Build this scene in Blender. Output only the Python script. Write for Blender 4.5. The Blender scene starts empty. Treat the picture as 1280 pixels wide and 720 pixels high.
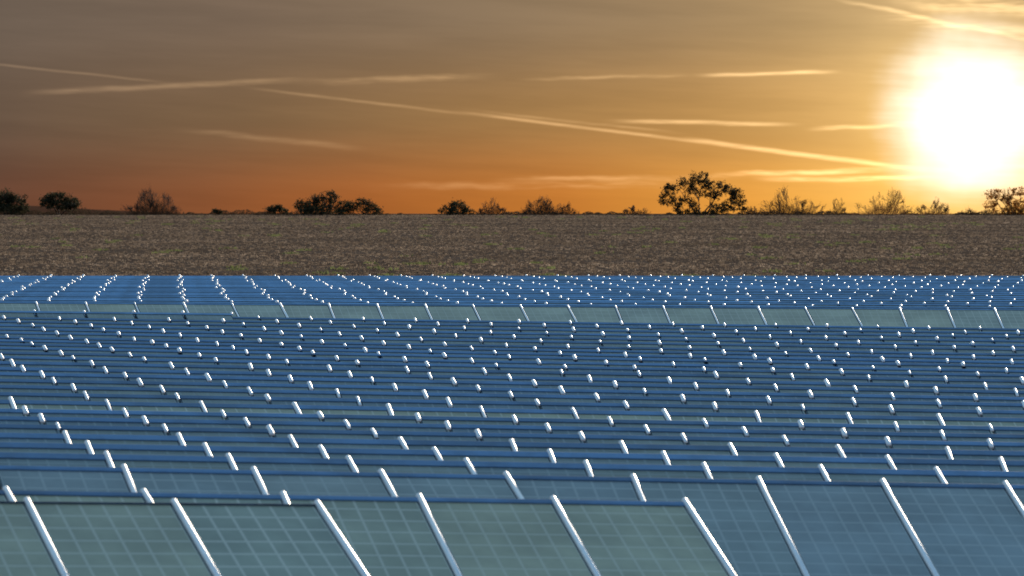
import bpy, math, random
import numpy as np
from mathutils import Vector, Matrix
random.seed(7); rng=np.random.default_rng(7)
S=bpy.context.scene
COL=S.collection
F=5000.0; HC=3.3; YH=266.0
def lin(r,g,b,k=1.0):
    f=lambda c:(c/255/12.92) if c/255<=0.04045 else ((c/255+0.055)/1.055)**2.4
    return (f(r)*k,f(g)*k,f(b)*k,1)
# ---------------- camera
cam=bpy.data.cameras.new("camera"); co=bpy.data.objects.new("camera",cam); COL.objects.link(co)
cam.sensor_width=36; cam.lens=F/1280*36; cam.clip_end=20000; cam.clip_start=0.5
co.location=(0,0,HC); co.rotation_euler=(math.radians(90)-math.atan(94/F),0,0)
cam.dof.use_dof=True; cam.dof.focus_distance=75; cam.dof.aperture_fstop=4.4
S.camera=co
S.view_settings.view_transform='Standard'; S.view_settings.look='None'; S.view_settings.exposure=0
# ---------------- world
W=bpy.data.worlds.new("World"); S.world=W; W.use_nodes=True
try:
    W.cycles.sampling_method='MANUAL'; W.cycles.sample_map_resolution=256
except Exception as ex: print(ex)
nt=W.node_tree; nt.nodes.clear(); N=nt.nodes; L=nt.links
def setin(sock,v):
    if isinstance(v,bpy.types.NodeSocket): L.new(v,sock)
    else: sock.default_value=v
def M(op,a,b=None,clamp=False,c=None):
    n=N.new('ShaderNodeMath'); n.operation=op; n.use_clamp=clamp
    setin(n.inputs[0],a)
    if b is not None: setin(n.inputs[1],b)
    if c is not None: setin(n.inputs[2],c)
    return n.outputs[0]
def MAD(a,b,c): return M('MULTIPLY_ADD',a,b,False,c)
def MR(v,a,b,c=0.0,d=1.0,smooth=True):
    n=N.new('ShaderNodeMapRange'); n.interpolation_type='SMOOTHSTEP' if smooth else 'LINEAR'
    setin(n.inputs['Value'],v); n.inputs['From Min'].default_value=a; n.inputs['From Max'].default_value=b
    n.inputs['To Min'].default_value=c; n.inputs['To Max'].default_value=d
    return n.outputs['Result']
def MIX(f,a,b,mode='MIX'):
    n=N.new('ShaderNodeMix'); n.data_type='RGBA'; n.blend_type=mode
    setin(n.inputs[0],f); setin(n.inputs[6],a); setin(n.inputs[7],b)
    return n.outputs[2]
def RAMP(v,stops):
    n=N.new('ShaderNodeValToRGB'); setin(n.inputs[0],v); r=n.color_ramp
    while len(r.elements)<len(stops): r.elements.new(0.5)
    for e,(p,c) in zip(r.elements,stops): e.position=p; e.color=c
    return n.outputs[0]
def COMB(x,y,z=0.0):
    n=N.new('ShaderNodeCombineXYZ'); setin(n.inputs[0],x); setin(n.inputs[1],y); setin(n.inputs[2],z); return n.outputs[0]
def NOISE(vec,scale,detail=4,rough=0.55):
    n=N.new('ShaderNodeTexNoise'); setin(n.inputs['Vector'],vec); n.inputs['Scale'].default_value=scale
    n.inputs['Detail'].default_value=detail; n.inputs['Roughness'].default_value=rough; return n.outputs['Fac']
tc=N.new('ShaderNodeTexCoord'); sep=N.new('ShaderNodeSeparateXYZ'); L.new(tc.outputs['Generated'],sep.inputs[0])
az=M('ARCTAN2',sep.outputs[0],sep.outputs[1]); el=M('ARCSINE',sep.outputs[2])
X=MAD(az,F,640.0); Y=MAD(el,-F,YH)   # angular units of 0.2 mrad
fx=M('DIVIDE',M('ADD',X,200.0),1700.0,True)
p=lambda x:(x+200)/1700
low=RAMP(fx,[(0,lin(74,48,46)),(p(0),lin(104,67,50)),(p(250),lin(134,80,48)),(p(450),lin(165,95,45)),(p(700),lin(198,120,48)),(p(950),lin(224,150,58)),(p(1200),lin(240,175,68)),(1,lin(225,140,55))])
mid=RAMP(fx,[(0,lin(75,62,58)),(p(0),lin(104,84,68)),(p(300),lin(126,98,70)),(p(600),lin(151,113,70)),(p(850),lin(176,131,77)),(p(1050),lin(202,152,88)),(p(1200),lin(215,165,90)),(1,lin(190,140,80))])
top=RAMP(fx,[(0,lin(90,80,74)),(p(0),lin(110,95,82)),(p(300),lin(120,101,84)),(p(600),lin(135,113,89)),(p(850),lin(151,124,93)),(p(1050),lin(167,136,98)),(p(1200),lin(178,143,102)),(1,lin(150,122,95))])
c=MIX(MR(Y,262,140),low,mid); c=MIX(MR(Y,160,10),c,top)
nv=COMB(M('DIVIDE',X,420.0),M('DIVIDE',M('ADD',Y,M('MULTIPLY',X,-0.04)),38.0))
hz=NOISE(nv,1.0,4,0.6)
hv=MR(hz,0.3,0.7,0.92,1.08)
c=MIX(1.0,c,COMB(hv,hv,hv),'MULTIPLY')
wob=NOISE(COMB(M('DIVIDE',X,60.0),M('DIVIDE',Y,60.0)),1.0,2,0.6)
brk=NOISE(COMB(M('DIVIDE',X,90.0),M('DIVIDE',Y,9.0)),1.0,3,0.65)
wobc=M('SUBTRACT',wob,0.5); brk=MR(brk,.3,.65)
acc=None
def streak(x0,y0,x1,y1,w,s,br=0.5,wb=1.5,edge=0.3):
    global acc
    dx,dy=x1-x0,y1-y0; Ln=math.hypot(dx,dy); dx/=Ln; dy/=Ln
    mx,my=(x0+x1)/2,(y0+y1)/2; h=Ln/2; w2=w*1.75
    t=MAD(X,dx/h,MAD(Y,dy/h,-(mx*dx+my*dy)/h))
    q=MAD(Y,dx/w2,MAD(X,-dy/w2,(mx*dy-my*dx)/w2)); q=MAD(wobc,wb*1.05,q)
    g=M('MULTIPLY',MR(M('ABSOLUTE',q),1,0),MR(M('ABSOLUTE',t),1,1-2*edge))
    b_=MAD(brk,s*1.4*br,s*(1-br))
    acc=M('MULTIPLY',g,b_) if acc is None else MAD(g,b_,acc)
streak(-60,76,230,106,1.6,.22,.3,.6)
streak(20,118,400,99,3.2,.30,.5,.8,.2)
streak(360,103,640,96,3.6,.30,.7,1.2)
streak(640,100,880,94,2.2,.28,.7)
streak(860,95,1056,90,2.3,.75,.5,.8)
streak(290,108,620,147,1.8,.28,.4,.8)
streak(560,138,900,181,2.0,.52,.4,.6,.2)
streak(840,172,1175,216,2.8,.80,.4,.7,.2)
streak(560,134,880,170,1.8,.20,.6)
streak(740,151,1010,156,2.4,.65,.6,1.0)
streak(1000,163,1150,155,2.6,.55,.6)
streak(880,219,1150,211,2.8,.80,.7,1.4)
streak(930,224,1200,222,2.8,.75,.7,1.4)
streak(600,224,960,221,3,.35,.8,1.4)
streak(440,234,900,229,4,.22,.8,1.4)
streak(210,161,470,187,3.4,.18,.5,1)
streak(1020,-4,1330,62,2.6,.45,.7,1.5)
streak(1080,22,1330,46,6,.32,.95,1.8)
streak(1090,4,1360,14,8,.42,.95,1.8)
sc=RAMP(M('DIVIDE',X,1280.0,True),[(0,(.40,.26,.15,1)),(.5,(.55,.34,.16,1)),(1,(1.0,.70,.34,1))])
c=MIX(1.0,c,MIX(1.0,sc,COMB(acc,acc,acc),'MULTIPLY'),'ADD')
sx=M('SUBTRACT',X,1212.0); sy=M('MULTIPLY',M('SUBTRACT',Y,148.0),1.02)
d=M('SQRT',M('ADD',M('MULTIPLY',sx,sx),M('MULTIPLY',sy,sy)))
d=M('MAXIMUM',M('ADD',d,MAD(M('SUBTRACT',hz,.5),-60.0,M('MULTIPLY',wobc,26.0))),0.0)
e1=M('POWER',2.718,M('DIVIDE',d,-72.0)); e2=M('POWER',2.718,M('DIVIDE',d,-190.0))
c=MIX(1.0,c,MIX(1.0,(.80,.66,.34,1),COMB(e1,e1,e1),'MULTIPLY'),'ADD')
c=MIX(1.0,c,MIX(1.0,(.34,.22,.05,1),COMB(e2,e2,e2),'MULTIPLY'),'ADD')
core=MR(d,140,26)
c=MIX(core,c,(1.6,1.55,1.35,1))
up=RAMP(MR(el,0.05,1.5,0,1,False),[(0,lin(120,108,100)),(.12,lin(125,135,142,1.2)),(.35,lin(112,145,168,1.7)),(1,lin(78,110,140,1.6))])
c=MIX(MR(el,0.055,0.30),c,up)
back=RAMP(MR(el,0.0,1.5,0,1,False),[(0,lin(120,110,125)),(.15,lin(112,130,150,1.3)),(1,lin(78,110,140,1.6))])
c=MIX(MR(sep.outputs[1],0.5,-0.2),c,back)
c=MIX(MR(el,-0.001,-0.01),c,lin(60,45,35))
bg=N.new('ShaderNodeBackground'); L.new(c,bg.inputs[0]); bg.inputs[1].default_value=1.0
ow=N.new('ShaderNodeOutputWorld'); L.new(bg.outputs[0],ow.inputs[0])
# ---------------- sun
sl=bpy.data.lights.new("sun",'SUN'); so=bpy.data.objects.new("sun",sl); COL.objects.link(so)
sl.energy=4.8; sl.angle=math.radians(0.6); sl.color=(1,.84,.66)
SAZ,SEL=math.radians(19),math.radians(14)
Ld=Vector((math.sin(SAZ)*math.cos(SEL),math.cos(SAZ)*math.cos(SEL),math.sin(SEL)))
so.rotation_euler=Ld.to_track_quat('Z','Y').to_euler()
# ---------------- materials
def mat(name):
    global nt,N,L
    m=bpy.data.materials.new(name); m.use_nodes=True; nt=m.node_tree; N=nt.nodes; L=nt.links
    return m,N['Principled BSDF']
def simple(name,col,rough,metal=0,var=0.25,scale=8,rnd=0):
    m,b=mat(name); t=N.new('ShaderNodeTexCoord'); n=NOISE(t.outputs['Object'],scale,4)
    v=MR(n,.3,.7,1-var,1+var)
    if rnd:
        oi=N.new('ShaderNodeObjectInfo'); v=M('MULTIPLY',v,MR(oi.outputs['Random'],0,1,1-rnd,1+rnd,False))
    setin(b.inputs['Base Color'],MIX(1.0,col,COMB(v,v,v),'MULTIPLY'))
    b.inputs['Roughness'].default_value=rough; b.inputs['Metallic'].default_value=metal
    return m
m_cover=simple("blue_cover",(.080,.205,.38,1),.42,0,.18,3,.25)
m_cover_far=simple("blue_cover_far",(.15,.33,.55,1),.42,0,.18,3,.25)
m_edge=simple("dark_edge",(.05,.09,.13,1),.4,.3)
m_rail=simple("aluminium",(.97,.97,.97,1),.5,.9,.04,20,)
m_post=simple("galvanised_steel",(.20,.21,.22,1),.5,.6)
def panel_mat(name,cols,grid,gk):
    m,b=mat(name)
    uv=N.new('ShaderNodeTexCoord'); s2=N.new('ShaderNodeSeparateXYZ'); L.new(uv.outputs['UV'],s2.inputs[0])
    def gl(o,n,w):
        f=M('FRACT',M('MULTIPLY',o,float(n))); f=M('ABSOLUTE',M('SUBTRACT',f,0.5)); return MR(f,.5-w,.5-w*.4)
    g=M('MAXIMUM',gl(s2.outputs[0],6,.085),gl(s2.outputs[1],8,.085))
    oi=N.new('ShaderNodeObjectInfo')
    att=N.new('ShaderNodeAttribute'); att.attribute_name="shade"
    rv=M('FRACT',M('ADD',oi.outputs['Random'],att.outputs['Fac']))
    pc=RAMP(rv,[(0,cols[0]),(.5,cols[1]),(1,cols[2])])
    nz=NOISE(uv.outputs['Object'],1.2,4,.6); v=MR(nz,.3,.7,.80,1.20)
    pc=MIX(1.0,pc,COMB(v,v,v),'MULTIPLY')
    gs=M('MULTIPLY',g,MR(rv,0,1,gk*.7,gk*1.15,False))
    L.new(MIX(gs,pc,grid),b.inputs['Base Color'])
    b.inputs['Roughness'].default_value=.36
    return m
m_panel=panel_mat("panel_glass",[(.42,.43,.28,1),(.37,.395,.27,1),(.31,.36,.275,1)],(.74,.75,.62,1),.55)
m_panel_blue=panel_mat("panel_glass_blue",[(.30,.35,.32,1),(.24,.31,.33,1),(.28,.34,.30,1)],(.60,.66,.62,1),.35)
m_panel_dark=panel_mat("panel_glass_shaded",[(.16,.22,.23,1),(.24,.28,.23,1),(.12,.19,.24,1)],(.34,.42,.42,1),.4)  # darker copy of the glass: shade between the rows put into its colour
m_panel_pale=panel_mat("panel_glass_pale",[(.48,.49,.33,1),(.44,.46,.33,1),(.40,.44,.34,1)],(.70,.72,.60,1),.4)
m_frame=simple("panel_frame",(.05,.08,.10,1),.4,.5)
# ---------------- mesh helpers
def mesh(name,V,Fc,mats=(),mi=None,uvs=None,smooth=False):
    me=bpy.data.meshes.new(name); me.from_pydata([tuple(v) for v in V],[],[tuple(f) for f in Fc])
    for m in mats: me.materials.append(m)
    if mi is not None: me.polygons.foreach_set("material_index",mi)
    if uvs is not None:
        u=me.uv_layers.new(name="UV"); u.data.foreach_set("uv",[q for t in uvs for q in t])
    if smooth: me.polygons.foreach_set("use_smooth",[True]*len(me.polygons))
    me.update(); return me
T=math.radians(20); CT,ST=math.cos(T),math.sin(T); ZT=1.2
def sp(x,s,h): return (x,-s*CT-h*ST,ZT-s*ST+h*CT)
def box(x0,x1,s0,s1,h0,h1):
    V=[sp(x,s,h) for h in (h0,h1) for s in (s0,s1) for x in (x0,x1)]
    Fc=[(0,1,3,2),(4,6,7,5),(0,4,5,1),(2,3,7,6),(0,2,6,4),(1,5,7,3)]
    return V,Fc
def geo_panel(x0,x1,PL):
    V,Fc=box(x0,x1,.0,PL,-.04,0)
    fr=.018
    n=len(V); V+= [sp(x0+fr,fr,.003),sp(x1-fr,fr,.003),sp(x1-fr,PL-fr,.003),sp(x0+fr,PL-fr,.003)]
    Fc.append((n+3,n+2,n+1,n)); mi=[1]*6+[0]
    k=round(PL/.206)/8
    uvs=[(0,0)]*24+[(0,k),(1,k),(1,0),(0,0)]
    return V,Fc,mi,uvs
def geo_rail(x,s0,s1,r):
    V=[];Fc=[];K=9
    for s in (s0,s0+.02,s1-.02,s1):
        rr=r if s0<s<s1 else r*.6
        for k in range(K):
            a=math.pi*k/(K-1); V.append(sp(x-rr*math.cos(a),s,.004+1.2*rr*math.sin(a)))
    for j in range(3):
        for k in range(K-1):
            a=j*K+k; Fc.append((a,a+K,a+K+1,a+1))
    Fc.append(tuple(range(K))); Fc.append(tuple(reversed(range(3*K,4*K))))
    return V,Fc
def geo_cover(x0,x1,ln):
    prof=[(ln,.006),(ln-.004,.014),(.02,.018),(-.006,.008),(-.010,-.040),(-.004,-.042)]
    V=[];Fc=[]
    for x in (x0,x1):
        for s,h in prof: V.append(sp(x,s,h))
    n=len(prof)
    for k in range(n-1): Fc.append((k,k+1,n+k+1,n+k))
    return V,Fc
def geo_post(x,PL,ss=(.24,.77)):
    V=[];Fc=[]
    for s in ss:
        _,yy,zt=sp(0,s*PL,-.05)
        n=len(V); w=.035
        for z in (-.5,zt):
            V+=[(x-w,yy-w,z),(x+w,yy-w,z),(x+w,yy+w,z),(x-w,yy+w,z)]
        Fc+=[(n,n+1,n+5,n+4),(n+1,n+2,n+6,n+5),(n+2,n+3,n+7,n+6),(n+3,n,n+4,n+7),(n+4,n+5,n+6,n+7)]
    return V,Fc
def geo_beam(x0,x1,PL,a=(.21,.74)):
    V=[];Fc=[]
    for q in a:
        v,f=box(x0,x1,q*PL,(q+.06)*PL,-.12,-.05); n=len(V); V+=v; Fc+=[tuple(i+n for i in t) for t in f]
    return V,Fc
WID={'rowa':(4,1.09),'rowb':(4,1.09),'rowc':(4,1.09),'long':(4,1.08),'mid':(4,1.05),'midfull':(4,1.05),'fmid':(6,1.0),'fdot':(6,.93),'ffull':(6,.97)}
def widths(kind):
    n,w=WID[kind]; return [i*w for i in range(n+1)]
def make_parts(kind,PL,cov,r,pm):
    xs=widths(kind); P=[]; n=len(xs)-1
    for i in range(n):
        V,Fc,mi,uvs=geo_panel(xs[i]+.02,xs[i+1]-.02,PL); me=mesh("solar_panel",V,Fc,(pm,m_frame),mi,uvs)
        P.append(("solar_panel",me))
    for x in xs[1:]:
        V,Fc=geo_rail(x,-.05,PL+.01,r); P.append(("clamp_rail",mesh("clamp_rail",V,Fc,(m_rail,),smooth=True)))
    V,Fc=geo_cover(.0,xs[-1],cov); P.append(("edge_cover",mesh("edge_cover",V,Fc,(m_cover if cov>.05 else m_edge,))))
    for q in (.21,.74):
        V,Fc=geo_beam(.02,xs[-1]-.02,PL,(q,)); P.append(("crossbeam",mesh("crossbeam",V,Fc,(m_post,))))
    for q in (.15,.5,.85):
        for ss in (.24,.77):
            V,Fc=geo_post(xs[-1]*q,PL,(ss,)); P.append(("support_post",mesh("support_post",V,Fc,(m_post,))))
    return P
PARTS={'rowa':make_parts('rowa',1.75,.03,.026,m_panel),'rowb':make_parts('rowb',1.75,.08,.026,m_panel),'rowc':make_parts('rowc',2.1,.08,.026,m_panel_blue),'long':make_parts('long',1.15,.12,.025,m_panel_dark)}
def joined(kind,seed,PL,cov,rl,r_,pm,cm):
    r=random.Random(seed); V=[];Fc=[];mi=[];uv=[];sh=[]
    def add(v,f,m,u=None,s=0.0):
        n=len(V); V.extend(v)
        for q in f: Fc.append(tuple(i+n for i in q))
        mi.extend(m if isinstance(m,list) else [m]*len(f))
        uv.extend(u if u else [(0,0)]*sum(len(q) for q in f)); sh.extend([s]*len(f))
    xs=widths(kind)
    for i in range(len(xs)-1):
        v,f,m,u=geo_panel(xs[i]+.02,xs[i+1]-.02,PL); add(v,f,m,u,r.random()*.5)
    for x in xs[1:]: v,f=geo_rail(x,-.045-.02*r.random(),rl*r.uniform(.6,1.3) if rl<.5 else rl,r_*r.uniform(.7,1.15)); add(v,f,2)
    v,f=geo_cover(0,xs[-1],cov); add(v,f,3)
    v,f=geo_beam(.02,xs[-1]-.02,PL); add(v,f,4)
    for q in (.15,.5,.85): v,f=geo_post(xs[-1]*q,PL); add(v,f,4)
    me=mesh("solar_panel_table",V,Fc,(pm,m_frame,m_rail,cm,m_post),mi,uv)
    a=me.attributes.new("shade",'FLOAT','FACE'); a.data.foreach_set("value",sh)
    for pl in me.polygons:
        if pl.material_index==2: pl.use_smooth=True
    return me
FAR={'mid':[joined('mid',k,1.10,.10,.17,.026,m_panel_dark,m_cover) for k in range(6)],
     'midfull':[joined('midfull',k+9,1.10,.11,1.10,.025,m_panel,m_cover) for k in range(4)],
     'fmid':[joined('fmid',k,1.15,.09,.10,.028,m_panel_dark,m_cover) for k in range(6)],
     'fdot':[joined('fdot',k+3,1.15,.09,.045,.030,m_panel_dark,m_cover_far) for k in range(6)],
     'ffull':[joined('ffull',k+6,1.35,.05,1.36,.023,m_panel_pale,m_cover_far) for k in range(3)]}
ntab=0
def table(x,y,D,slope,kind):
    global ntab
    Xw=(x-640)/F*D; z=HC-(y-YH)/F*D
    psi=math.atan((640-x+.38*(y+1590))/F)
    Ln=widths(kind)[-1]
    X2=Xw+Ln*math.cos(psi); D2=D+Ln*math.sin(psi); x2=640+F*X2/D2; y2=y+slope*(x2-x)
    z2=HC-(y2-YH)/F*D2
    roll=math.asin(max(-.2,min(.2,(z-z2)/Ln)))
    mtx=Matrix.Translation((Xw,D,z))@Matrix.Rotation(psi,4,'Z')@Matrix.Rotation(roll,4,'Y')@Matrix.Translation((0,0,-ZT))
    if kind in PARTS:
        o=bpy.data.objects.new("solar_panel_table",None); COL.objects.link(o); o.empty_display_size=.3
        o.matrix_world=mtx
        for nm,me in PARTS[kind]:
            c_=bpy.data.objects.new(nm,me); COL.objects.link(c_); c_.parent=o
    else:
        o=bpy.data.objects.new("solar_panel_table",random.choice(FAR[kind])); COL.objects.link(o); o.matrix_world=mtx
    o["category"]="solar panels"; o["group"]="rows of ground-mounted solar panel tables"
    o["label"]=("blue-grey solar panel table with faint cell grid and metal strips" if kind=='rowc' else
      "grey-green solar panel table with pale cell grid and metal strips" if kind[:3] in('row','ffu') else "blue-edged tilted solar panel table with bright metal strips")
    ntab+=1
    return x2,y2,D2
def go_left(x,y,D,slope,kind,xmin=-10):
    Ln=widths(kind)[-1]
    while x>xmin:
        for it in range(4):
            if it==0: xl,yl=x-F*Ln/D,y
            psi=math.atan((640-xl+.38*(yl+1590))/F)
            D2=D-Ln*math.sin(psi); X2=(x-640)/F*D-Ln*math.cos(psi); xl=640+F*X2/D2; yl=y+slope*(xl-x)
        table(xl,yl,D2,slope,kind)
        x,y,D=xl,yl,D2
def row(Dc,yc,slope,phase,kind,xmin=-10):
    Xc=-phase
    x=640+F*Xc/Dc; y=yc+slope*(x-640); D=Dc; X0=(x,y,D)
    while x<1290: x,y,D=table(x,y,D,slope,kind)
    go_left(*X0,slope,kind,xmin)
# the field edge runs diagonally: each nearer row ends earlier
go_left(397,632,29.4,.009,'rowa')
go_left(857,629,31.9,.017,'rowb')
row(33.7,595.5,.019,(640-633)/F*33.7,'rowc')
D=35.5; row(D,579,.019,(640-583)/F*D,'long')
D=36.85; off=0.75; k=0; full=False
while D<76.5:
    h=2.21-.10*min(1,(D-37)/15)+random.uniform(-.007,.007)-.06*max(0,min(1,(D-64)/10))
    y=YH+F*h/D
    kind='long' if D<38.3 else ('midfull' if full and D<54 else ('mid' if D<54 else 'fmid'))
    wtot=widths(kind)[-1]
    row(D,y,.018-.003*max(0,min(1,(D-60)/12)),(off+random.uniform(-.05,.05))%wtot,kind)
    pitch=1.30+(D-36)*.019+random.uniform(-.04,.04)
    full=False
    if k in (4,11): pitch+=.35; full=True
    D+=pitch; off+=.235*pitch; k+=1
q=table(-470,384,71.3,.010,'fdot'); q=table(*q,.012,'fdot')
D=79.0; first=True
while D<117.5:
    h=1.85+random.uniform(-.006,.006)
    y=YH+F*h/D
    row(D,y,.007*max(0,min(1,(y-345)/38)),(off+random.uniform(-.10,.10))%widths('fdot')[-1],'ffull' if first else 'fdot')
    first=False
    pitch=2.0; D+=pitch; off+=.085*pitch; k+=1
print("TABLES",ntab,"ROWS",k)
# ---------------- ground
CR=3.02
def gz(x,y):
    t=np.clip((y-118)/(470-118),0,1)
    z=CR*(t*(1.25-.25*t))
    z=np.where(y>480,CR-(y-480)*.0025,z); z=np.where(y>1500,.47,z)
    rise=np.clip((y-74)/6,0,1)*.22*(1-np.clip((y-118)/40,0,1))
    w=np.clip((y-125)/30,0,1)*(1-np.clip((y-430)/40,0,1))
    b=.05*np.sin(x*.21+y*.05)+.04*np.sin(x*.53-y*.13+1)+.03*np.sin(y*.31+x*.07)+.02*np.sin(x*1.3+y*.4)
    return z+rise+b*w*.4
xs=np.unique(np.concatenate([np.linspace(-90,90,121),np.linspace(-400,400,41),np.linspace(-6000,6000,25)]))
ys=np.unique(np.concatenate([np.linspace(-60,118,40),np.linspace(118,490,250),np.linspace(500,1500,20),np.linspace(1600,12000,20)]))
GX,GY=np.meshgrid(xs,ys); GZ=gz(GX,GY)
V=np.stack([GX,GY,GZ],-1).reshape(-1,3); nx=len(xs)
Fc=[(j*nx+i,j*nx+i+1,(j+1)*nx+i+1,(j+1)*nx+i) for j in range(len(ys)-1) for i in range(nx-1)]
m_g,b=mat("dry_soil")
t=N.new('ShaderNodeTexCoord'); n1=NOISE(t.outputs['Object'],.10,5,.6); n2=NOISE(t.outputs['Object'],2.5,4,.7)
col=RAMP(M('ADD',M('MULTIPLY',n1,.6),M('MULTIPLY',n2,.4)),[(.3,(.066,.046,.034,1)),(.5,(.100,.072,.054,1)),(.7,(.13,.097,.075,1))])
L.new(col,b.inputs['Base Color']); b.inputs['Roughness'].default_value=1.0
b.inputs['Specular IOR Level'].default_value=.0
me=mesh("ground",V,Fc,(m_g,),smooth=True)
g_=bpy.data.objects.new("ground",me); COL.objects.link(g_); g_["kind"]="structure"; g_["label"]="dry brown stubble field running flat to the horizon"; g_["category"]="ground"
# ---------------- tufts (vectorised)
def fast_mesh(name,V,nper,C,m):
    nf=len(V)//nper
    me=bpy.data.meshes.new(name); me.vertices.add(len(V)); me.vertices.foreach_set("co",V.astype(np.float32).ravel())
    me.loops.add(len(V)); me.loops.foreach_set("vertex_index",np.arange(len(V),dtype=np.int32))
    me.polygons.add(nf); me.polygons.foreach_set("loop_start",np.arange(0,len(V),nper,dtype=np.int32))
    me.materials.append(m); me.update(calc_edges=True)
    ca=me.color_attributes.new("tint",'FLOAT_COLOR','POINT'); ca.data.foreach_set("color",np.concatenate([C,np.ones((len(C),1))],1).astype(np.float32).ravel())
    return me
def thin_mat(name,tr):
    m,b=mat(name); at=N.new('ShaderNodeAttribute'); at.attribute_name="tint"
    L.new(at.outputs['Color'],b.inputs['Base Color']); b.inputs['Roughness'].default_value=.8; b.inputs['Specular IOR Level'].default_value=.1
    t=N.new('ShaderNodeBsdfTranslucent'); L.new(at.outputs['Color'],t.inputs[0])
    mx=N.new('ShaderNodeMixShader'); mx.inputs[0].default_value=tr; L.new(b.outputs[0],mx.inputs[1]); L.new(t.outputs[0],mx.inputs[2])
    L.new(mx.outputs[0],N['Material Output'].inputs[0]); return m
def tufts(name,n,green,label):
    y=rng.uniform(150,477,n); x=rng.uniform(-1,1,n)*(.135*y+4)
    if green:
        m_=n//6; cx=rng.uniform(-1,1,m_); cy=rng.uniform(150,440,m_); cx=cx*(.135*cy+4)
        dz=.7*np.sin(cx*.11+cy*.045)+.7*np.sin(cx*.31-cy*.09+2)+.5*np.sin(cy*.16+.5)+rng.normal(0,1.3,m_)
        kk=dz>1.3; cx=cx[kk]; cy=cy[kk]; id_=rng.integers(0,len(cx),n//2)
        x=cx[id_]+rng.normal(0,.22,len(id_)); y=cy[id_]+rng.normal(0,.5,len(id_))
    patch=np.sin(x*.17+y*.031+1)*np.sin(y*.11-x*.05)+.6*np.sin(y*.27+x*.02)
    n=len(x); z=gz(x,y)
    K=4
    hh=rng.uniform(.03,.09,n)*(1.7 if green else 1); w=rng.uniform(.05,.16,n)
    if green: base=np.array([.165,.19,.075])*rng.uniform(.6,1.4,(n,1))
    else:
        q=rng.random((n,1)); base=np.where(q<.55,[[.195,.150,.112]],np.where(q<.80,[[.110,.083,.064]],[[.31,.245,.185]]))*rng.uniform(.8,1.2,(n,1))
        base=base*(1+.16*patch[:,None])
    out=np.zeros((n,K,3,3))
    for k in range(K):
        a=rng.uniform(0,6.28,n); r=w*rng.uniform(.1,1,n); bx=x+r*np.cos(a); by=y+r*np.sin(a)
        bw=rng.uniform(.02,.055,n); aa=rng.uniform(-.7,.7,n)
        out[:,k,0]=np.stack([bx-bw*np.cos(aa),by-bw*np.sin(aa),z-.02],-1)
        out[:,k,1]=np.stack([bx+bw*np.cos(aa),by+bw*np.sin(aa),z-.02],-1)
        out[:,k,2]=np.stack([bx+rng.normal(0,.05,n),by+rng.normal(0,.05,n),z+hh*rng.uniform(.6,1.2,n)],-1)
    C=np.repeat(base,K*3,axis=0)
    me=fast_mesh(name,out.reshape(-1,3),3,C,thin_mat(name,.5))
    o=bpy.data.objects.new(name,me); COL.objects.link(o); o["kind"]="stuff"; o["label"]=label; o["category"]="grass"
tufts("dry_grass",85000,False,"short dry brown stubble scattered over the field")
tufts("green_weeds",7500,True,"low green weed clumps scattered over the dry field")
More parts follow.
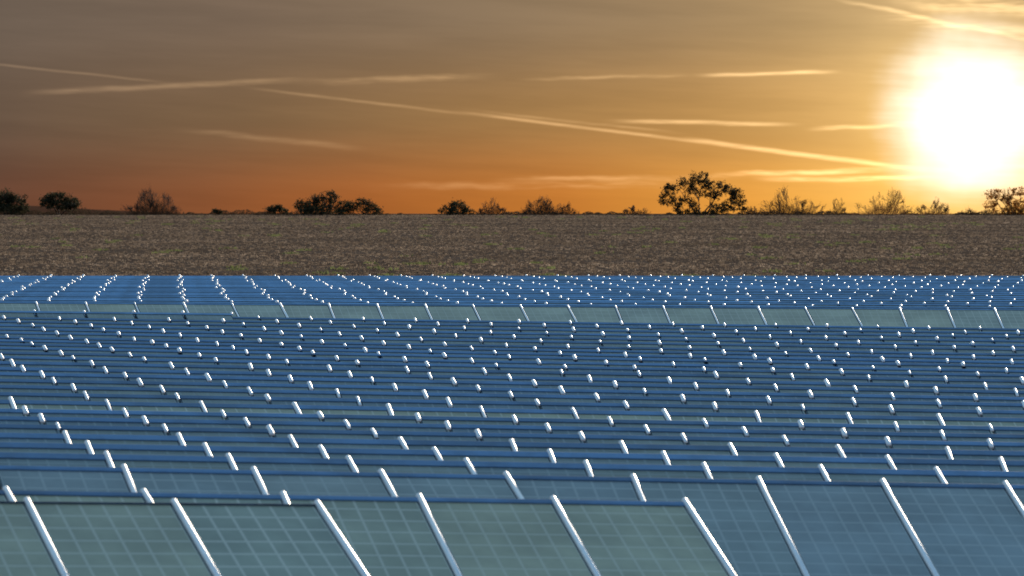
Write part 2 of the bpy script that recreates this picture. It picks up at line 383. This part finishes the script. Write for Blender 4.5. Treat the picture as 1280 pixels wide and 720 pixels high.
# ---------------- trees
m_bark=simple("bark",(.045,.030,.021,1),.9)
m_leaf=thin_mat("leaves",.4)
def tube(V,Fc,p0,p1,r0,r1):
    d=(p1-p0)
    if d.length<1e-5: return
    d.normalize(); a=d.orthogonal().normalized(); b_=d.cross(a); n=len(V)
    for p_,r in ((p0,r0),(p1,r1)):
        for k in range(3):
            t=k*math.pi*2/3; V.append(p_+a*(r*math.cos(t))+b_*(r*math.sin(t)))
    for k in range(3): Fc.append((n+k,n+(k+1)%3,n+3+(k+1)%3,n+3+k))
def make_tree(x,w,top,D,leafy,label,cat,name,seed,stems=3,base=269,rmul=1.0,clumps=None,lean=0,col=(.050,.046,.024),dense=1.0,tipn=2,wisp=1.0,maxlev=3):
    r=random.Random(seed); sc=D/F; H=(base-top)*sc; Wd=w*sc/2
    X0=(x-640)*sc; zb=float(gz(np.array([X0]),np.array([D]))[0])-.03
    V=[];Fc=[];tips=[]
    fl=.012 if leafy else .013
    ph=[r.uniform(0,6.28) for _ in range(3)]
    def env(xx):
        return 1+.22*math.sin(xx*4+ph[0])+.16*math.sin(xx*9+ph[1])+.10*math.sin(xx*19+ph[2])
    def branch(p_,d,l,rad,lev):
        segs=3
        for s in range(segs):
            d=(d+Vector((r.gauss(0,.14),r.gauss(0,.14),r.gauss(.02,.10)))).normalized()
            q=p_+d*(l/segs)
            xx=q.x/max(Wd,.01)
            e=(xx**2+(q.z/(H*(1 if leafy else .85*env(xx))))**2)
            if e>r.uniform(.75,1.45) or q.z<0:
                tips.append(p_); return
            tube(V,Fc,p_,q,max(fl,rad*(1-.22*s)),max(fl,rad*(1-.22*(s+1)))); p_=q
            if (lev>=1 or s>=1) and lev<maxlev and r.random()<(.85 if leafy else .7):
                nd=(d+Vector((r.gauss(0,.65 if leafy else .4),r.gauss(0,.5),r.gauss(.05,.45 if leafy else .3)))).normalized()
                branch(p_,nd,l*r.uniform(.5,.8),rad*.55,lev+1)
        if lev<maxlev:
            for k in range(2):
                nd=(d+Vector((r.gauss(0,.5 if leafy else .3),r.gauss(0,.45),r.gauss(.08,.35 if leafy else .25)))).normalized()
                branch(p_,nd,l*r.uniform(.55,.8),rad*.5,lev+1)
        tips.append(p_)
    nst=stems if leafy else stems*5
    for s in range(nst):
        spx=(s+.5)/nst*2-1
        ang=spx*(math.atan2(Wd,H)*(1.0 if leafy else .95))+(0 if leafy else r.gauss(0,.2))
        d=Vector((math.sin(ang)+r.gauss(0,.08)+lean,r.gauss(0,.3),math.cos(ang))).normalized()
        st=Vector((spx*Wd*(.12 if leafy else .72),r.gauss(0,.15*Wd),0))
        branch(st,d,(math.hypot(H*math.cos(ang),Wd*math.sin(ang))*.42) if leafy else H*r.uniform(.22,.7)*(1.25-.7*abs(spx)),(.035 if leafy else .010)*H*rmul,0)
    e=bpy.data.objects.new(name,None); COL.objects.link(e); e.location=(X0,D,zb)
    e["label"]=label; e["category"]=cat
    me=mesh("trunk",V,Fc,(m_bark,)); o=bpy.data.objects.new("trunk",me); COL.objects.link(o); o.parent=e
    V=[];C=[]
    if leafy:
        pts=[]
        for (cx,cz,rx,rz) in (clumps or []):
            subs=[]
            for k in range(max(4,int(rx*rz/5*dense))):
                a=Vector((r.uniform(-1,1),r.uniform(-1,1),r.uniform(-1,1)))
                if a.length>1: a.normalize()
                subs.append(Vector(((cx+a.x*rx)*sc,a.y*rx*sc,(cz+a.z*rz)*sc)))
            for sb in subs:
                rr=r.uniform(.10,.28)
                for k in range(int(20*leafy)):
                    pts.append(sb+Vector((r.gauss(0,rr),r.gauss(0,rr),r.gauss(0,rr*.75))))
        for t_ in tips:
            for k in range(tipn): pts.append(t_+Vector((r.gauss(0,.12),r.gauss(0,.12),r.gauss(0,.10))))
        ls=.115
        for p_ in pts:
            if p_.z<.03: p_.z=.03+r.random()*.2
            s=ls*r.uniform(.6,1.5); t0=.5+1.1*r.random()
            a=Vector((r.gauss(0,1),r.gauss(0,1),r.gauss(0,1))).normalized(); b_=a.orthogonal().normalized(); b_.rotate(Matrix.Rotation(r.uniform(0,6.28),3,a))
            c2=a.cross(b_)
            V+= [p_-b_*s,p_+c2*s*.5,p_+b_*s,p_-c2*s*.5]; C+=[[col[0]*t0,col[1]*t0,col[2]*t0]]*4
    else:
        nn=int(w*15*wisp)
        for k in range(nn):
            xx=max(-1,min(1,r.gauss(0,.5)))
            hz_=H*(1-.7*xx*xx)*max(.4,env(xx))
            z0=min(.7,abs(r.gauss(0,.24*wisp)))*hz_
            p_=Vector((xx*Wd,r.gauss(0,.3),z0))
            dr=Vector((xx*1.1+r.gauss(0,.3),r.gauss(0,.3),1.0)).normalized()
            ln=r.uniform(.12,.45)*hz_*.7; wv=r.uniform(.008,.017)
            q_=p_+dr*ln; sd=Vector((dr.z,0,-dr.x)).normalized()*wv; t0=.5+1.1*r.random()
            V+=[p_-sd,p_+sd,q_+sd*.5,q_-sd*.5]; C+=[[col[0]*t0,col[1]*t0,col[2]*t0]]*4
    me=fast_mesh("crown",np.array([tuple(v) for v in V]),4,np.array(C),m_leaf)
    o=bpy.data.objects.new("crown",me); COL.objects.link(o); o.parent=e
DT=474
BR=(.07,.045,.03); BR_GLOW=(.24,.12,.05)  # second tone has the low sun's glow put into the twig colour
make_tree(10,60,235,DT,1.2,"dark dense bushy tree on the field edge","tree","broad_tree",1,clumps=[(-10,18,15,11),(10,13,14,9),(0,8,28,6),(4,21,6,6)],dense=1.9)
make_tree(75,54,238,DT,1.2,"round dark tree silhouetted at the field edge","tree","round_tree",2,clumps=[(-2,21,16,8),(-15,15,10,6),(15,15,11,7),(0,12,20,5)],dense=1.9)
make_tree(190,78,237,DT,0,"wide leafless shrub with fine twigs against the sky","shrub","bare_shrub",3,stems=7,col=BR)
make_tree(345,36,257,DT,1,"small low dark bush on the horizon","bush","low_bush",4,clumps=[(0,6,15,4)],dense=1.7)
make_tree(405,80,240,DT,1.2,"dark evergreen tree clump with uneven crown","tree","evergreen_tree",5,stems=3,clumps=[(-24,11,13,7),(-2,15,14,8),(10,24,6,5),(26,10,12,7),(0,6,34,5)],dense=2.1,tipn=1)
make_tree(458,36,247,DT,1.0,"small wind-leaning dark tree","tree","leaning_tree",6,clumps=[(-8,17,8,4),(4,10,10,4),(6,5,13,4)],lean=-.2,dense=2,tipn=1)
make_tree(570,46,251,DT,1.1,"small rounded dark bush on the horizon","bush","round_bush",7,clumps=[(2,12,10,5),(-12,6,9,4),(13,6,9,4),(0,5,19,4)],dense=1.9,tipn=1)
make_tree(614,42,250,DT,0,"low leafless shrub with dense twigs","shrub","bare_shrub",8,stems=5,col=BR)
make_tree(685,76,247,DT,0,"wide low leafless shrub with dense twigs","shrub","bare_shrub",9,stems=7,col=BR,wisp=1.15)
make_tree(795,38,257,DT,0,"very low leafless brush on the horizon","shrub","bare_shrub",10,stems=4,col=BR)
make_tree(877,112,214,DT,1.25,"large open-crowned tree with foliage clumps and gaps","tree","open_crowned_tree",11,stems=4,rmul=.8,maxlev=2,
  clumps=[(-45,20,7,7),(-37,33,10,7),(-30,18,8,6),(-20,41,8,5),(-24,8,10,6),(-10,31,7,6),(-2,46,11,7),(8,38,9,6),(2,27,6,4),(16,24,8,5),(26,38,6,4),(34,31,9,6),(45,24,8,8),(38,13,11,7),(52,12,4,8),(22,9,11,7),(0,5,18,4),(-12,16,6,5)],col=(.075,.055,.026),dense=1.8,tipn=1)
make_tree(989,86,239,DT,0,"spreading leafless shrub backlit by the sunset","shrub","bare_shrub",12,stems=5,col=BR,wisp=.85)
make_tree(1048,30,249,DT,0,"thin wispy leafless shrub","shrub","bare_shrub",13,stems=2,col=BR,wisp=.6)
make_tree(1106,80,239,DT,0,"spreading thin-twigged shrub with sun glow put into its colour","shrub","bare_shrub",14,stems=4,col=BR_GLOW,wisp=.8)
make_tree(1166,48,250,DT,0,"low leafless shrub near the sun","shrub","bare_shrub",15,stems=4,col=BR_GLOW,wisp=.8)
make_tree(1212,26,259,DT,0,"tiny sparse shrub on the horizon","shrub","bare_shrub",16,stems=2,col=BR)
make_tree(1262,66,231,DT,1.1,"leafy tree with gaps in its crown, sunlight put into its leaf colour","tree","leafy_tree",17,stems=4,maxlev=2,clumps=[(-20,26,9,6),(-24,11,8,7),(-4,16,8,9),(10,30,9,5),(14,13,10,8),(28,22,9,8),(0,6,26,5)],col=(.42,.18,.04),dense=1.5,tipn=1)  # orange leaf colour stands in for low sunlight through the crown
make_tree(272,18,262,DT,1,"tiny dark bush on the horizon","bush","low_bush",18,stems=2)
make_tree(940,14,252,DT,0,"thin sapling beside a larger tree","shrub","bare_shrub",19,stems=1,col=BR)
# low uneven hedge line on the field crest
n=22000; xp=rng.uniform(-40,1320,n); sc_=476/F
hgt=(2.4+1.8*np.sin(xp*.021)+1.3*np.sin(xp*.067+1)+1.2*np.sin(xp*.19)+.8*np.sin(xp*.43)+np.where(xp<340,2.4,0))
hgt=np.clip(hgt,.7,None)*sc_
px=(xp-640)*sc_; py=476+rng.normal(0,1.2,n); pz=gz(px,py)+rng.random(n)**1.3*hgt
s=rng.uniform(.04,.11,n); an=rng.uniform(0,6.28,n)
q=np.zeros((n,4,3))
for k in range(4):
    t_=an+k*math.pi/2; m_=1 if k%2==0 else .5
    q[:,k]=np.stack([px+s*m_*np.cos(t_),py+rng.normal(0,.02,n),pz+s*m_*np.sin(t_)],-1)
C=np.repeat(np.array([[.05,.036,.024]])*rng.uniform(.6,1.6,(n,1)),4,axis=0)
me=fast_mesh("hedgerow",q.reshape(-1,3),4,C,m_leaf)
o=bpy.data.objects.new("hedgerow",me); COL.objects.link(o); o["kind"]="stuff"; o["label"]="low uneven line of dark scrub along the horizon"; o["category"]="scrub"
# distant hills
D=6000; sc_=D/F; xp=np.linspace(-900,420,120)
prof=np.clip(1-(xp+200)/420,0,1)**.9
tp=268-(1+prof*20+2.2*np.sin(xp*.03)*prof+1.2*np.sin(xp*.09+1)*prof)
V=[];Fc=[]
for j,(dd,f) in enumerate(((-500,0),(-250,.6),(0,1.0),(400,.0))):
    for i in range(len(xp)):
        zt=(HC+(YH-tp[i])*sc_); V.append(((xp[i]-640)*sc_,D+dd,-5+(zt+5)*f))
n_=len(xp)
for j in range(3):
    for i in range(n_-1): a=j*n_+i; Fc.append((a,a+1,a+n_+1,a+n_))
m_h=simple("hazy_hill",(.085,.040,.024,1),1.0,0,.1,.002)
[setattr(nd.inputs['Specular IOR Level'],'default_value',0) for nd in m_h.node_tree.nodes if nd.type=='BSDF_PRINCIPLED']
o=bpy.data.objects.new("hills",mesh("hills",V,Fc,(m_h,),smooth=True)); COL.objects.link(o); o["kind"]="structure"; o["label"]="faint low hazy hills far beyond the field"; o["category"]="hills"
